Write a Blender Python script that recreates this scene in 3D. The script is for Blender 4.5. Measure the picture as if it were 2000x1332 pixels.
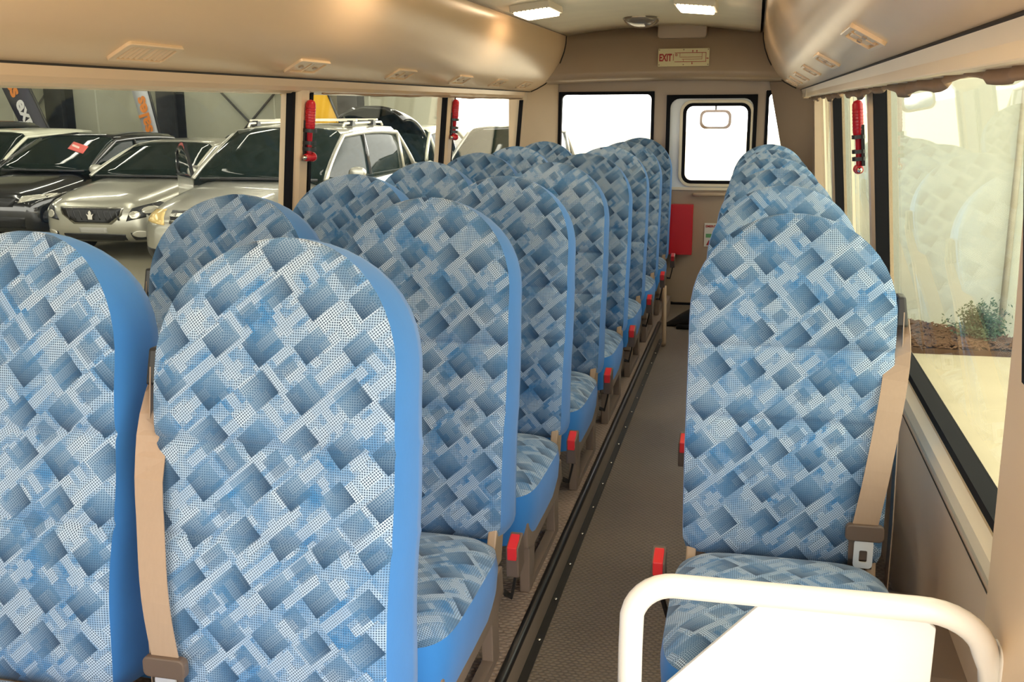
import bpy, bmesh, math, random
from mathutils import Vector, Matrix
from mathutils.bvhtree import BVHTree
random.seed(7)
for o in list(bpy.data.objects): bpy.data.objects.remove(o)
SC = bpy.context.scene
COL = SC.collection
R = math.radians
pi = math.pi

# ------------------------------------------------------------------ camera
CAMZ = 1.31
yaw, pitch, roll, FPX = R(13.198), R(12.975), R(-0.285), 1990.57
fw = Vector((-math.sin(yaw)*math.cos(pitch), math.cos(yaw)*math.cos(pitch), -math.sin(pitch)))
r0 = Vector((math.cos(yaw), math.sin(yaw), 0)); u0 = r0.cross(fw)
rr = math.cos(roll)*r0 + math.sin(roll)*u0; uu = -math.sin(roll)*r0 + math.cos(roll)*u0
cd = bpy.data.cameras.new('camera'); cam = bpy.data.objects.new('camera', cd); COL.objects.link(cam)
cd.sensor_width = 36; cd.lens = FPX/2000*36; cd.clip_start = .02; cd.clip_end = 400
M = Matrix((rr, uu, -fw)).transposed().to_4x4(); M.translation = (0, 0, CAMZ)
cam.matrix_world = M
SC.camera = cam
# ------------------------------------------------------------------ world, exposure
w = bpy.data.worlds.new('sky'); SC.world = w; w.use_nodes = True
bg = w.node_tree.nodes['Background']; bg.inputs[0].default_value = (1.0, .965, .90, 1); bg.inputs[1].default_value = 2.7
SC.view_settings.view_transform = 'Standard'; SC.view_settings.look = 'None'
SC.view_settings.exposure = 1.0; SC.view_settings.gamma = 1; SC.view_settings.use_curve_mapping = False
BUS_LAMP = 7.0      # glow added to the bus ceiling lamp lenses to brighten the cabin
TUBE = 12.5         # strength of the showroom tube lights

# ------------------------------------------------------------------ materials
class S:
    """a socket with arithmetic"""
    def __init__(s, nt, k): s.nt, s.k = nt, k
    def _m(s, op, *a):
        n = s.nt.nodes.new('ShaderNodeMath'); n.operation = op
        for i, v in enumerate((s,)+a):
            if isinstance(v, S): s.nt.links.new(v.k, n.inputs[i])
            else: n.inputs[i].default_value = v
        return S(s.nt, n.outputs[0])
    def __add__(s, o): return s._m('ADD', o)
    def __sub__(s, o): return s._m('SUBTRACT', o)
    def __mul__(s, o): return s._m('MULTIPLY', o)
    def __truediv__(s, o): return s._m('DIVIDE', o)
    def floor(s): return s._m('FLOOR')
    def fract(s): return s._m('FRACT')
    def abs(s): return s._m('ABSOLUTE')
    def lt(s, o): return s._m('LESS_THAN', o)
    def gt(s, o): return s._m('GREATER_THAN', o)
    def mod(s, o): return s._m('FLOORED_MODULO', o)
    def max(s, o): return s._m('MAXIMUM', o)
    def min(s, o): return s._m('MINIMUM', o)
    def sqrt(s): return s._m('SQRT')
    def inv(s): return S.const(s.nt, 1.0) - s
    @staticmethod
    def const(nt, v):
        n = nt.nodes.new('ShaderNodeValue'); n.outputs[0].default_value = v; return S(nt, n.outputs[0])

def newmat(name):
    m = bpy.data.materials.new(name); m.use_nodes = True
    return m, m.node_tree, m.node_tree.nodes['Principled BSDF']
def mixc(nt, fac, a, b):
    n = nt.nodes.new('ShaderNodeMix'); n.data_type = 'RGBA'
    def put(sock, v):
        if isinstance(v, S): nt.links.new(v.k, sock)
        elif isinstance(v, (tuple, list)): sock.default_value = (*v, 1)
        elif isinstance(v, (int, float)): sock.default_value = v
        else: nt.links.new(v, sock)
    put(n.inputs[0], fac); put(n.inputs[6], a); put(n.inputs[7], b)
    return n.outputs[2]
def noise(nt, scale, detail=3, rough=.5, coord='Object', stretch=None):
    tc = nt.nodes.new('ShaderNodeTexCoord'); n = nt.nodes.new('ShaderNodeTexNoise')
    n.inputs['Scale'].default_value = scale; n.inputs['Detail'].default_value = detail; n.inputs['Roughness'].default_value = rough
    if stretch:
        mp = nt.nodes.new('ShaderNodeMapping'); mp.inputs['Scale'].default_value = stretch
        nt.links.new(tc.outputs[coord], mp.inputs[0]); nt.links.new(mp.outputs[0], n.inputs['Vector'])
    else: nt.links.new(tc.outputs[coord], n.inputs['Vector'])
    return S(nt, n.outputs[0])
def bump(nt, bs, h, strength=.3, dist=.002):
    b = nt.nodes.new('ShaderNodeBump'); b.inputs['Strength'].default_value = strength; b.inputs['Distance'].default_value = dist
    nt.links.new(h.k, b.inputs['Height']); nt.links.new(b.outputs[0], bs.inputs['Normal'])
def P(name, col, rough=.5, metal=0., spec=.5, var=.0, vscale=6, stretch=None, bmp=0, bscale=200, coat=0, sheen=0):
    m, nt, bs = newmat(name)
    bs.inputs['Roughness'].default_value = rough; bs.inputs['Metallic'].default_value = metal
    bs.inputs['Specular IOR Level'].default_value = spec; bs.inputs['Coat Weight'].default_value = coat
    bs.inputs['Sheen Weight'].default_value = sheen
    if var > 0:
        n = noise(nt, vscale, 4, .6, stretch=stretch)
        a = tuple(c*(1-var) for c in col); b = tuple(min(1, c*(1+var)) for c in col)
        nt.links.new(mixc(nt, n, a, b), bs.inputs['Base Color'])
    else: bs.inputs['Base Color'].default_value = (*col, 1)
    if bmp: bump(nt, bs, noise(nt, bscale, 2, .5, stretch=stretch), bmp, .001)
    return m
def EM(name, col, s):
    m, nt, bs = newmat(name)
    bs.inputs['Base Color'].default_value = (*col, 1); bs.inputs['Emission Color'].default_value = (*col, 1); bs.inputs['Emission Strength'].default_value = s
    return m
def GLASS(name, tint, refl=1.0):
    m, nt, bs = newmat(name); nt.nodes.remove(bs)
    out = nt.nodes['Material Output']
    tr = nt.nodes.new('ShaderNodeBsdfTransparent'); tr.inputs[0].default_value = (*tint, 1)
    gl = nt.nodes.new('ShaderNodeBsdfGlossy'); gl.inputs['Roughness'].default_value = 0.0
    fr = nt.nodes.new('ShaderNodeLayerWeight'); fr.inputs[0].default_value = .5
    mx = nt.nodes.new('ShaderNodeMixShader')
    f = (S(nt, fr.outputs[1])._m('POWER', 5.0)*.96+.035)*refl
    nt.links.new(f.k, mx.inputs[0]); nt.links.new(tr.outputs[0], mx.inputs[1]); nt.links.new(gl.outputs[0], mx.inputs[2])
    nt.links.new(mx.outputs[0], out.inputs[0]); return m

def fabric():
    m, nt, bs = newmat('patterned_moquette')
    uvn = nt.nodes.new('ShaderNodeUVMap'); sp = nt.nodes.new('ShaderNodeSeparateXYZ'); nt.links.new(uvn.outputs[0], sp.inputs[0])
    u, v = S(nt, sp.outputs[0]), S(nt, sp.outputs[1])
    oi = nt.nodes.new('ShaderNodeObjectInfo'); rnd = S(nt, oi.outputs['Random'])
    u = u + rnd*3.1; v = v + rnd*1.7
    a = R(41); k = .055
    p = (u*math.cos(a) + v*math.sin(a))/k; q = (v*math.cos(a) - u*math.sin(a))/(k*.92)
    rowh = nt.nodes.new('ShaderNodeTexWhiteNoise'); rowh.noise_dimensions = '1D'; nt.links.new(q.floor().k, rowh.inputs['W'])
    p = p + S(nt, rowh.outputs[0])*.32
    def cells(p, q, seed):
        ip, iq = p.floor(), q.floor()
        cb = nt.nodes.new('ShaderNodeCombineXYZ'); nt.links.new(ip.k, cb.inputs[0]); nt.links.new(iq.k, cb.inputs[1]); cb.inputs[2].default_value = seed
        wn = nt.nodes.new('ShaderNodeTexWhiteNoise'); wn.noise_dimensions = '3D'; nt.links.new(cb.outputs[0], wn.inputs[0])
        sc = nt.nodes.new('ShaderNodeSeparateColor'); nt.links.new(wn.outputs[1], sc.inputs[0])
        return ip, iq, p.fract()-.5, q.fract()-.5, S(nt, sc.outputs[0]), S(nt, sc.outputs[1]), S(nt, sc.outputs[2])
    ip, iq, fp, fq, h1, h2, h3 = cells(p, q, 1.3)
    par = (ip+iq).mod(2.0)
    blk = par.lt(.5)*(fp.abs()).lt(h1*.10+.39)*(fq.abs()).lt(h2*.16+.33)
    sg_ = h3.gt(.45)*2-1.0
    shade = (fp*sg_*.85 + fq*.5 + .5).max(0.0).min(1.0)      # woven gradient inside each block
    blk2 = par.gt(.5)*h3.gt(.68)*(fp.abs()).lt(h2*.2+.22)*(fq.abs()).lt(h1*.2+.2)
    # second, finer layer of overlapping ribbons
    p2 = p*1.55+.37; q2 = q*1.55+.71
    jp, jq, gp, gq, g1, g2, g3 = cells(p2, q2, 4.1)
    rib = g1.gt(.45)*(gq.abs()).lt(.26)
    rib2 = g2.gt(.6)*(gp.abs()).lt(.22)
    # dots: straight or turned with the ribbons
    d = .00385
    def dots(x, y, r):
        x = (x/d).fract()-.5; y = (y/d).fract()-.5
        return (x*x+y*y).sqrt().lt(r)
    ds = dots(u, v, .33); dr = dots(p*k, q*k*.92, .36)
    turned = rib.max(rib2)
    dot = ds*turned.inv() + dr*turned
    line = ((q*k*.92/.0036).fract()).lt(.45)
    mott = noise(nt, 26, 4, .7, 'UV')
    mott2 = noise(nt, 9, 2, .5, 'UV')
    tone = ((mott-.5)*1.6 + (mott2-.5)*1.5 + g3*.55 + .22).max(0.0).min(1.0)
    base = mixc(nt, tone, (.05, .20, .45), (.40, .535, .69))
    base = mixc(nt, turned*.42, base, (.58, .70, .83))
    base = mixc(nt, dot*(tone*.35+.6), base, (.02, .045, .10))
    dark = mixc(nt, shade, (.010, .045, .11), (.075, .20, .38))
    dark = mixc(nt, line*.30, dark, (.02, .05, .10))
    col = mixc(nt, blk2*(shade*.5+.3), base, dark)
    col = mixc(nt, blk*(shade.inv()*.45+.48), col, dark)
    nt.links.new(col, bs.inputs['Base Color'])
    bs.inputs['Roughness'].default_value = .85; bs.inputs['Specular IOR Level'].default_value = .2; bs.inputs['Sheen Weight'].default_value = .25
    bump(nt, bs, noise(nt, 14, 3, .5, 'UV', (1, .6, 1)), .35, .012)
    return m

def floor_mat(name, c0, c1, sc, ang):
    m, nt, bs = newmat(name)
    tc = nt.nodes.new('ShaderNodeTexCoord'); sp = nt.nodes.new('ShaderNodeSeparateXYZ'); nt.links.new(tc.outputs['Object'], sp.inputs[0])
    x, y = S(nt, sp.outputs[0]), S(nt, sp.outputs[1])
    y2 = y/sc; row = y2.floor().mod(2.0)
    a = ((x/(sc*1.5)+row*.5).fract()-.5).abs(); b = (y2.fract()-.5).abs()
    stud = ((a*2.1)*(a*2.1)+(b*2.1)*(b*2.1)).sqrt().inv().max(0.0).min(.45)*2.2
    n = noise(nt, 5, 4, .6); n2 = noise(nt, 60, 3, .6)
    c = mixc(nt, (n*.7+n2*.4).min(1.0), c0, c1)
    c = mixc(nt, stud*.35, c, tuple(min(1, v*1.9) for v in c1))
    nt.links.new(c, bs.inputs['Base Color']); bs.inputs['Roughness'].default_value = .42
    bump(nt, bs, stud, .8, .002)
    return m

MAT = dict(
  fabric=fabric(),
  blue=P('blue_cover_cloth', (.035, .215, .60), .75, spec=.25, var=.10, vscale=8, bmp=.15, bscale=160, sheen=.2),
  duct=P('beige_duct_trim', (.80, .575, .365), .25, spec=.5, var=.06, vscale=5, stretch=(2, .5, 2), bmp=.03, bscale=40),
  ductl=P('light_valance_trim', (.83, .69, .50), .38, var=.04),
  ceil=P('ceiling_lining', (.90, .80, .62), .55, var=.16, vscale=3.2, bmp=.05, bscale=60),
  rear=P('taupe_rear_trim', (.40, .295, .20), .38, var=.05, bmp=.06, bscale=260),
  wallp=P('side_wall_trim', (.70, .54, .39), .5, var=.05, bmp=.06, bscale=260),
  pillar=P('pillar_trim', (.70, .53, .35), .4, var=.04),
  cream=P('cream_sill', (.80, .70, .52), .4),
  rubber=P('black_rubber', (.008, .008, .010), .75, spec=.12, var=.1),
  brown=P('brown_seat_frame', (.23, .17, .13), .45, var=.06, bmp=.04),
  tanm=P('tan_bracket', (.42, .30, .20), .38, var=.05),
  chrome=P('chrome', (.85, .82, .76), .12, 1.0),
  plate=P('belt_tongue_steel', (.92, .92, .92), .3, .6),
  black=P('black_plastic', (.014, .013, .013), .35, var=.1),
  belt=P('tan_webbing', (.36, .265, .195), .7, spec=.25, var=.06, vscale=30, stretch=(8, 8, 1), bmp=.1, bscale=300),
  belth=P('belt_latch_plastic', (.12, .085, .065), .4),
  red=P('red_plastic', (.62, .018, .022), .32),
  redbox=P('red_box_paint', (.60, .006, .012), .35, var=.08),
  hammer=P('hammer_red', (.50, .010, .022), .3),
  white=P('white_paint', (.90, .89, .86), .35),
  rail=P('cream_white_tube', (.90, .86, .78), .3),
  doorw=P('white_door_paint', (.78, .80, .80), .35),
  floor=floor_mat('aisle_vinyl', (.13, .105, .082), (.22, .18, .14), .0115, 0),
  plat=floor_mat('platform_vinyl', (.20, .15, .118), (.29, .22, .175), .0125, 0),
  face=P('step_face_metal', (.34, .265, .195), .35, .1, var=.25, vscale=2.5),
  strip=P('black_floor_strip', (.02, .02, .018), .4, var=.3, vscale=20),
  glass=GLASS('side_window_glass', (.86, .875, .80), .5),
  glassl=GLASS('left_window_glass', (.96, .965, .93), .35),
  rglass=GLASS('rear_window_glass', (.98, .98, .98), .5),
  curtain=P('curtain_cloth', (.34, .22, .14), .8, var=.2, vscale=14),
  sign=P('sign_plate', (.74, .66, .40), .45, var=.06), signred=P('sign_print', (.42, .03, .03), .5), notice=P('notice_paper', (.72, .70, .62), .5),
  green=P('notice_green', (.12, .35, .14), .5),
  lens=EM('lamp_lens', (1, .78, .52), BUS_LAMP),
  dome=P('grey_glossy_dome', (.20, .17, .14), .08, coat=1),
  bezel=P('lamp_bezel', (.75, .68, .56), .35),
  dark=P('vent_shadow', (.03, .022, .016), .7),
  mirror=P('mirror_glass', (.95, .95, .95), .05, 1.0),
  concrete=P('concrete', (.56, .49, .35), .85, spec=.2, var=.16, vscale=1.1, stretch=(1, 2.5, 1), bmp=.1, bscale=30),
  shop=P('showroom_floor', (.30, .275, .20), .35, var=.1, vscale=1.2),
  swall=P('showroom_wall', (.36, .36, .27), .8, var=.05, vscale=1.5, bmp=.05, bscale=20),
  seam=P('wall_joint', (.46, .46, .36), .8),
  steel=P('black_steel', (.016, .016, .017), .5, var=.2),
  brace=P('brace_rod', (.05, .045, .035), .5),
  gwall=P('white_rendered_wall', (.74, .77, .69), .85, spec=.2, var=.04, vscale=2),
  pipe=P('downpipe', (.60, .56, .46), .5),
  mulch=P('bark_mulch', (.11, .062, .038), .9, spec=.1, var=.5, vscale=30),
  chip=P('bark_chip', (.16, .09, .055), .9, spec=.1, var=.5, vscale=9),
  leaf=P('shrub_leaf', (.055, .10, .045), .6, var=.4, vscale=20), twig=P('shrub_twig', (.10, .07, .045), .8),
  tube=EM('fluorescent_tube', (1, .97, .86), TUBE), roof=P('showroom_roof', (.25, .24, .2), .8),
  flagd=P('navy_flag', (.035, .035, .06), .7, var=.1), flagw=P('pale_flag', (.50, .52, .54), .7), flagy=P('yellow_flag', (.75, .42, .02), .7),
  orange=P('orange_print', (.70, .22, .03), .6), whitep=P('white_print', (.75, .75, .75), .6), blackp=P('dark_print', (.02, .02, .03), .6),
)
def paint(name, c, metal=.7, rough=.28): return P(name, c, rough, metal, var=0, coat=.8)
MAT.update(p_silver=paint('silver_paint', (.46, .45, .38)), p_gold=paint('champagne_silver_paint', (.44, .43, .37)), p_black=paint('black_paint', (.010, .010, .011), .0, .12),
  p_white=paint('pearl_paint', (.62, .62, .48), .1), p_navy=paint('dark_paint', (.015, .016, .02), .0, .14), p_grey=paint('grey_paint', (.30, .30, .26), .5), p_beige=paint('beige_grey_paint', (.33, .32, .27), .5),
  cglass=P('car_glass', (.010, .016, .013), .03, spec=.10), lamp=P('headlamp_lens', (.55, .53, .45), .12, .4), lampy=P('aged_headlamp_lens', (.62, .45, .18), .15, .2), tyre=P('tyre', (.012, .012, .012), .8), rim=P('rim', (.5, .5, .48), .3, .9),
  grille=P('grille_black', (.012, .012, .013), .35), slat=P('grille_slat', (.36, .35, .31), .25, .9), plate2=P('plate_holder', (.36, .35, .32), .5), redpaper=P('red_price_card', (.62, .10, .08), .6), palepaper=P('pale_price_card', (.72, .55, .48), .6), barmetal=P('roof_bar', (.72, .69, .58), .4, .3))

# ------------------------------------------------------------------ mesh helpers
class MB:
    def __init__(s): s.v = []; s.f = []; s.uv = []; s.smooth = []
    def add(s, vs, fs, smooth=False, uvs=None):
        o = len(s.v); s.v += [tuple(v) for v in vs]
        s.uv += list(uvs) if uvs else [(v[0], v[2]) for v in vs]
        for f in fs: s.f.append(tuple(i+o for i in f)); s.smooth.append(smooth)
        return s
    def hexa(s, c):     # 8 corners: bottom 4 ccw, top 4 ccw
        return s.add(c, [(3, 2, 1, 0), (4, 5, 6, 7), (0, 1, 5, 4), (1, 2, 6, 5), (2, 3, 7, 6), (3, 0, 4, 7)])
    def box(s, x0, x1, y0, y1, z0, z1):
        return s.hexa([(x0, y0, z0), (x1, y0, z0), (x1, y1, z0), (x0, y1, z0), (x0, y0, z1), (x1, y0, z1), (x1, y1, z1), (x0, y1, z1)])
    def loft(s, rings, closed=True, caps=True, smooth=True, uvs=None):
        n = len(rings[0]); vs = [p for r in rings for p in r]; fs = []
        for i in range(len(rings)-1):
            for j in range(n if closed else n-1):
                a, b = i*n+j, i*n+(j+1) % n
                fs.append((a, b, b+n, a+n))
        if caps and closed:
            fs.append(tuple(range(n-1, -1, -1))); fs.append(tuple((len(rings)-1)*n+j for j in range(n)))
        return s.add(vs, fs, smooth, [q for r in uvs for q in r] if uvs else None)
    def tube(s, pts, r, n=8, caps=True):
        pts = [Vector(p) for p in pts]; rings = []; up = None
        for i, p in enumerate(pts):
            t = (pts[min(i+1, len(pts)-1)]-pts[max(i-1, 0)]).normalized()
            if up is None: up = Vector((0, 0, 1)) if abs(t.z) < .9 else Vector((0, 1, 0))
            a = (up - t*up.dot(t)).normalized(); b = t.cross(a); up = a
            ri = r[i] if isinstance(r, (list, tuple)) else r
            rings.append([p+a*math.cos(2*pi*k/n)*ri+b*math.sin(2*pi*k/n)*ri for k in range(n)])
        return s.loft(rings, True, caps)
    def ribbon(s, pts, sides, wd, th):
        """flat strap: centre points, side directions, width, thickness"""
        rings = []
        for i, p in enumerate(pts):
            p = Vector(p); d = Vector(sides[i]).normalized()
            t = (Vector(pts[min(i+1, len(pts)-1)])-Vector(pts[max(i-1, 0)])).normalized(); n = t.cross(d).normalized()
            rings.append([p+d*wd/2+n*th/2, p-d*wd/2+n*th/2, p-d*wd/2-n*th/2, p+d*wd/2-n*th/2])
        return s.loft(rings, True, True, False)
    def prism(s, poly, axis, a0, a1):
        """polygon extruded along axis 'x','y','z'; poly in the other two coords"""
        def mk(p, a): return {'x': (a, p[0], p[1]), 'y': (p[0], a, p[1]), 'z': (p[0], p[1], a)}[axis]
        n = len(poly); vs = [mk(p, a0) for p in poly]+[mk(p, a1) for p in poly]
        fs = [tuple(range(n)), tuple(range(2*n-1, n-1, -1))]+[(i, i+n, (i+1) % n+n, (i+1) % n) for i in range(n)]
        return s.add(vs, fs)
    def lathe(s, prof, n=16, origin=(0, 0, 0), axis='z'):
        rings = []
        for (r, h) in prof:
            ring = []
            for k in range(n):
                c, sn = math.cos(2*pi*k/n)*r, math.sin(2*pi*k/n)*r
                p = {'z': (c, sn, h), 'y': (c, h, sn), 'x': (h, c, sn)}[axis]
                ring.append(tuple(p[i]+origin[i] for i in range(3)))
            rings.append(ring)
        return s.loft(rings)
    def ring(s, outer, inner, f0, f1):
        """frame between two equal-length outlines; f0,f1 map a 2-D point to front/back 3-D"""
        n = len(outer)
        vs = [f0(p) for p in outer]+[f0(p) for p in inner]+[f1(p) for p in outer]+[f1(p) for p in inner]
        fs = []
        for i in range(n):
            j = (i+1) % n
            fs += [(i, j, j+n, i+n), (i+2*n, i+3*n, j+3*n, j+2*n), (i, i+2*n, j+2*n, j), (i+n, j+n, j+3*n, i+3*n)]
        return s.add(vs, fs)
    def build(s, name, mat, parent=None, bevel=0, sub=0):
        me = bpy.data.meshes.new(name); me.from_pydata(s.v, [], s.f)
        me.polygons.foreach_set('use_smooth', s.smooth)
        uvl = me.uv_layers.new(name='UVMap')
        li = [0]*len(me.loops); me.loops.foreach_get('vertex_index', li)
        flat = []
        for i in li: flat += s.uv[i]
        uvl.data.foreach_set('uv', flat)
        bm = bmesh.new(); bm.from_mesh(me); bmesh.ops.recalc_face_normals(bm, faces=bm.faces)
        if bevel:
            bmesh.ops.bevel(bm, geom=[e for e in bm.edges if e.calc_face_angle(0) > .5], offset=bevel, segments=2, affect='EDGES', profile=.6)
        bm.to_mesh(me); bm.free()
        me.materials.append(MAT[mat] if isinstance(mat, str) else mat)
        o = bpy.data.objects.new(name, me); COL.objects.link(o); o.parent = parent
        if sub:
            md = o.modifiers.new('sub', 'SUBSURF'); md.levels = md.render_levels = sub
        return o
def rrect(x0, x1, z0, z1, r, n=5):
    out = []
    for cx, cz, a0 in ((x1-r, z1-r, 0), (x0+r, z1-r, 90), (x0+r, z0+r, 180), (x1-r, z0+r, 270)):
        for k in range(n+1):
            a = R(a0+90*k/n); out.append((cx+r*math.cos(a), cz+r*math.sin(a)))
    return out
def empty(name, loc=(0, 0, 0), rz=0):
    o = bpy.data.objects.new(name, None); COL.objects.link(o); o.location = loc; o.rotation_euler = (0, 0, rz); o.empty_display_size = .1
    return o
def tag(o, label, cat, group=None):
    o['label'] = label; o['category'] = cat
    if group: o['group'] = group
    return o
def struct(o, label=None):
    o['kind'] = 'structure'
    if label: o['label'] = label
    return o
def copy_tree(o, parent=None):
    c = o.copy(); COL.objects.link(c); c.parent = parent
    for ch in list(o.children): copy_tree(ch, c)
    return c
def text_mesh(body, size, mat, name, parent, mw, depth=.0006):
    cu = bpy.data.curves.new('t', 'FONT'); cu.body = body; cu.size = size; cu.align_x = 'CENTER'; cu.align_y = 'CENTER'; cu.extrude = depth; cu.offset = size*.035; cu.resolution_u = 3
    to = bpy.data.objects.new('t', cu); COL.objects.link(to)
    dg = bpy.context.evaluated_depsgraph_get(); me = bpy.data.meshes.new_from_object(to.evaluated_get(dg))
    bpy.data.objects.remove(to); me.name = name
    me.transform(mw); me.materials.clear(); me.materials.append(MAT[mat])
    o = bpy.data.objects.new(name, me); COL.objects.link(o); o.parent = parent
    return o
ORD = ['first', 'second', 'third', 'fourth', 'fifth', 'sixth', 'seventh', 'eighth']

# ------------------------------------------------------------------ bus shell
Y0, Y1 = -1.25, 6.85          # open windscreen end .. rear wall
PLAT = .10                    # raised platforms carrying the seats
XS = -.485                    # edge of the left platform
def xin(side, z):             # inner face of the side walls, leaning inwards above the sill
    z = max(z, .62)
    return (.33+.09*(1.36-z)) if side > 0 else (-1.45-.09*(1.36-z))
def wbox(mb, side, y0, y1, z0, z1, d0, d1):
    zs = [z0, z1] if z0 >= .62 or z1 <= .62 else [z0, .62, z1]
    for a, b in zip(zs[:-1], zs[1:]):
        c = []
        for z in (a, b):
            xa, xb = xin(side, z)+side*d0, xin(side, z)+side*d1
            c += [(xa, y0, z), (xb, y0, z), (xb, y1, z), (xa, y1, z)]
        mb.hexa(c)
    return mb
# floor of the aisle, platforms, step face
fl = struct(MB().box(XS, -.06, Y0, Y1, -.06, 0).build('floor', 'floor'))
pl = struct(MB().box(-1.56, XS, -.2, 6.62, -.06, PLAT).build('floor', 'plat'))
pr = struct(MB().box(-.06, .44, 1.46, 6.1, -.06, PLAT).build('floor', 'plat'))
for (a, b, c, d) in ((-.06, .44, Y0, 1.46), (-1.56, XS, Y0, -.2), (-1.56, XS, 6.62, Y1), (-.06, .44, 6.1, Y1)):
    struct(MB().box(a, b, c, d, -.06, 0).build('floor', 'floor'))
t = struct(MB().box(XS, XS+.006, .2, 5.75, .002, .088).build('trim_1', 'face'), 'brown metal step face along the aisle')
nose = MB().tube([(XS+.004, .2, PLAT-.004), (XS+.004, 5.75, PLAT-.004)], .012, 10).build('step_nosing', 'black', t)
st = MB().box(XS+.006, XS+.027, .2, 5.75, .0, .004).build('floor_strip', 'strip', t)
sc = None
for k in range(24):
    y = .5+k*.222
    if sc is None: sc = o = MB().lathe([(.0001, .0045), (.0045, .004), (.005, .0), ], 8).build('screw', 'chrome', st)
    else: o = sc.copy(); COL.objects.link(o)
    o.location = (XS+.018, y, .004)
# side walls
for side, nm in ((-1, 'wall_left'), (1, 'wall_right')):
    mb = MB(); wbox(mb, side, Y0 if side < 0 else 1.3, Y1, -.06, .62, 0, .07)
    wl = struct(mb.build(nm, 'wallp'))
    mb = MB(); wbox(mb, side, Y0 if side < 0 else 1.3, Y1, 1.41, 1.86, .0, .07); mb.build('upper_rail', 'wallp', wl)
    mb = MB()
    prof = [(0, .575), (-.014, .585), (-.02, .605), (-.016, .628), (0, .645), (.03, .648), (.03, .575)]
    y0 = Y0 if side < 0 else 1.49
    mb.loft([[(xin(side, z)+side*d, y, z) for d, z in prof] for y in (y0, Y1)], True, True, False).build('sill', 'cream', wl)
    if side > 0:
        MB().box(.3945, .3955, 1.6, 6.8, .547, .550).build('panel_seam', 'dark', wl)
        MB().prism([(1.5, 0.1), (2.25, .1), (2.25, .24), (2.0, .35), (1.7, .35), (1.5, .28)], 'x', .33, .40).build('wheel_arch_box', 'brown', wl)
# pillars
PL = [-.25, 1.42, 3.21, 4.93, 6.62]; PR = [3.335, 5.02, 6.62]
pillars = []
for side, ys in ((-1, PL), (1, PR)):
    for y in ys:
        mb = MB()
        hw = .06
        sec = [(-hw, .055), (-hw, .02), (-hw+.015, .004), (-hw+.03, -.004), (hw-.03, -.004), (hw-.015, .004), (hw, .02), (hw, .055)]
        rings = [[(xin(side, z)+side*d, y+a, z) for a, d in sec] for z in (.62, .9, 1.42)]
        struct(mb.loft(rings, True, True, False).build('trim_pillar', 'pillar'))
# right front door pillar (big, in the foreground)
mb = MB()
sec = [(1.575, .10), (1.575, .03), (1.565, .008), (1.54, .0), (1.30, .0), (1.22, .004), (1.20, .10)]
mb.loft([[(.374+d-.012*max(0, (z-.9)/.5), a, z) for a, d in sec] for z in (-.06, .3, .62, 1.0, 1.40)], True, True, False)
struct(mb.build('trim_door_pillar', 'pillar'), 'broad beige door pillar beside the white guard rail')
# side windows: reveal (black rubber) + pane, a light sash bar on the right
def side_window(n, side, y0, y1, sash=None, z0=.645, z1=1.405):
    w = empty('window_%d' % n, (xin(side, 1.0), (y0+y1)/2, z0)); struct(w)
    w_inv = Matrix.Translation(-Vector(w.location))
    def f(d): return lambda p: tuple(w_inv @ Vector((xin(side, p[1])+side*d, p[0], p[1])))
    MB().ring(rrect(y0, y1, z0, z1, .004), rrect(y0+.022, y1-.022, z0+.022, z1-.022, .03), f(.004), f(.042 if side > 0 else .026)).build('rubber_frame', 'rubber', w)
    o = rrect(y0+.015, y1-.015, z0+.015, z1-.015, .03); k = len(o)
    MB().add([f(.036 if side > 0 else .020)(p) for p in o]+[f(.040 if side > 0 else .024)(p) for p in o], [tuple(range(k)), tuple(range(2*k-1, k-1, -1))]+[(i, i+k, (i+1) % k+k, (i+1) % k) for i in range(k)]).build('pane', 'glass' if side > 0 else 'glassl', w)
    if sash:
        mb = MB(); c = []
        for z in (z0+.02, z1-.02):
            xa, xb = xin(side, z)+side*.022, xin(side, z)+side*.034
            c += [(xa, sash-.007, z), (xb, sash-.007, z), (xb, sash+.007, z), (xa, sash+.007, z)]
        mb.hexa([tuple(w_inv @ Vector(p)) for p in c]).build('sash_bar', 'cream', w)
    return w
k = 1
for a, b in zip(PL[:-1], PL[1:]): side_window(k, -1, a+.06, b-.06); k += 1
side_window(k, 1, 1.45, PR[0]-.06); k += 1
for a, b in zip(PR[:-1], PR[1:]): side_window(k, 1, a+.06, b-.06, a+.95); k += 1
NWIN = k
# ceiling
cx0, cx1 = -1.22, .005
N = 16
prof = [(cx0+(cx1-cx0)*i/N, 1.742+.052*(1-(2*i/N-1)**2)) for i in range(N+1)]
ce = struct(MB().loft([[(x, y, z) for x, z in prof]+[(x, y, z+.03) for x, z in reversed(prof)] for y in (Y0, 6.80)]).build('ceiling', 'ceil'))
struct(MB().box(-1.6, .5, Y0, 7.0, 1.86, 1.90).build('ceiling', 'roof'), 'outer roof skin of the bus')
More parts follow.
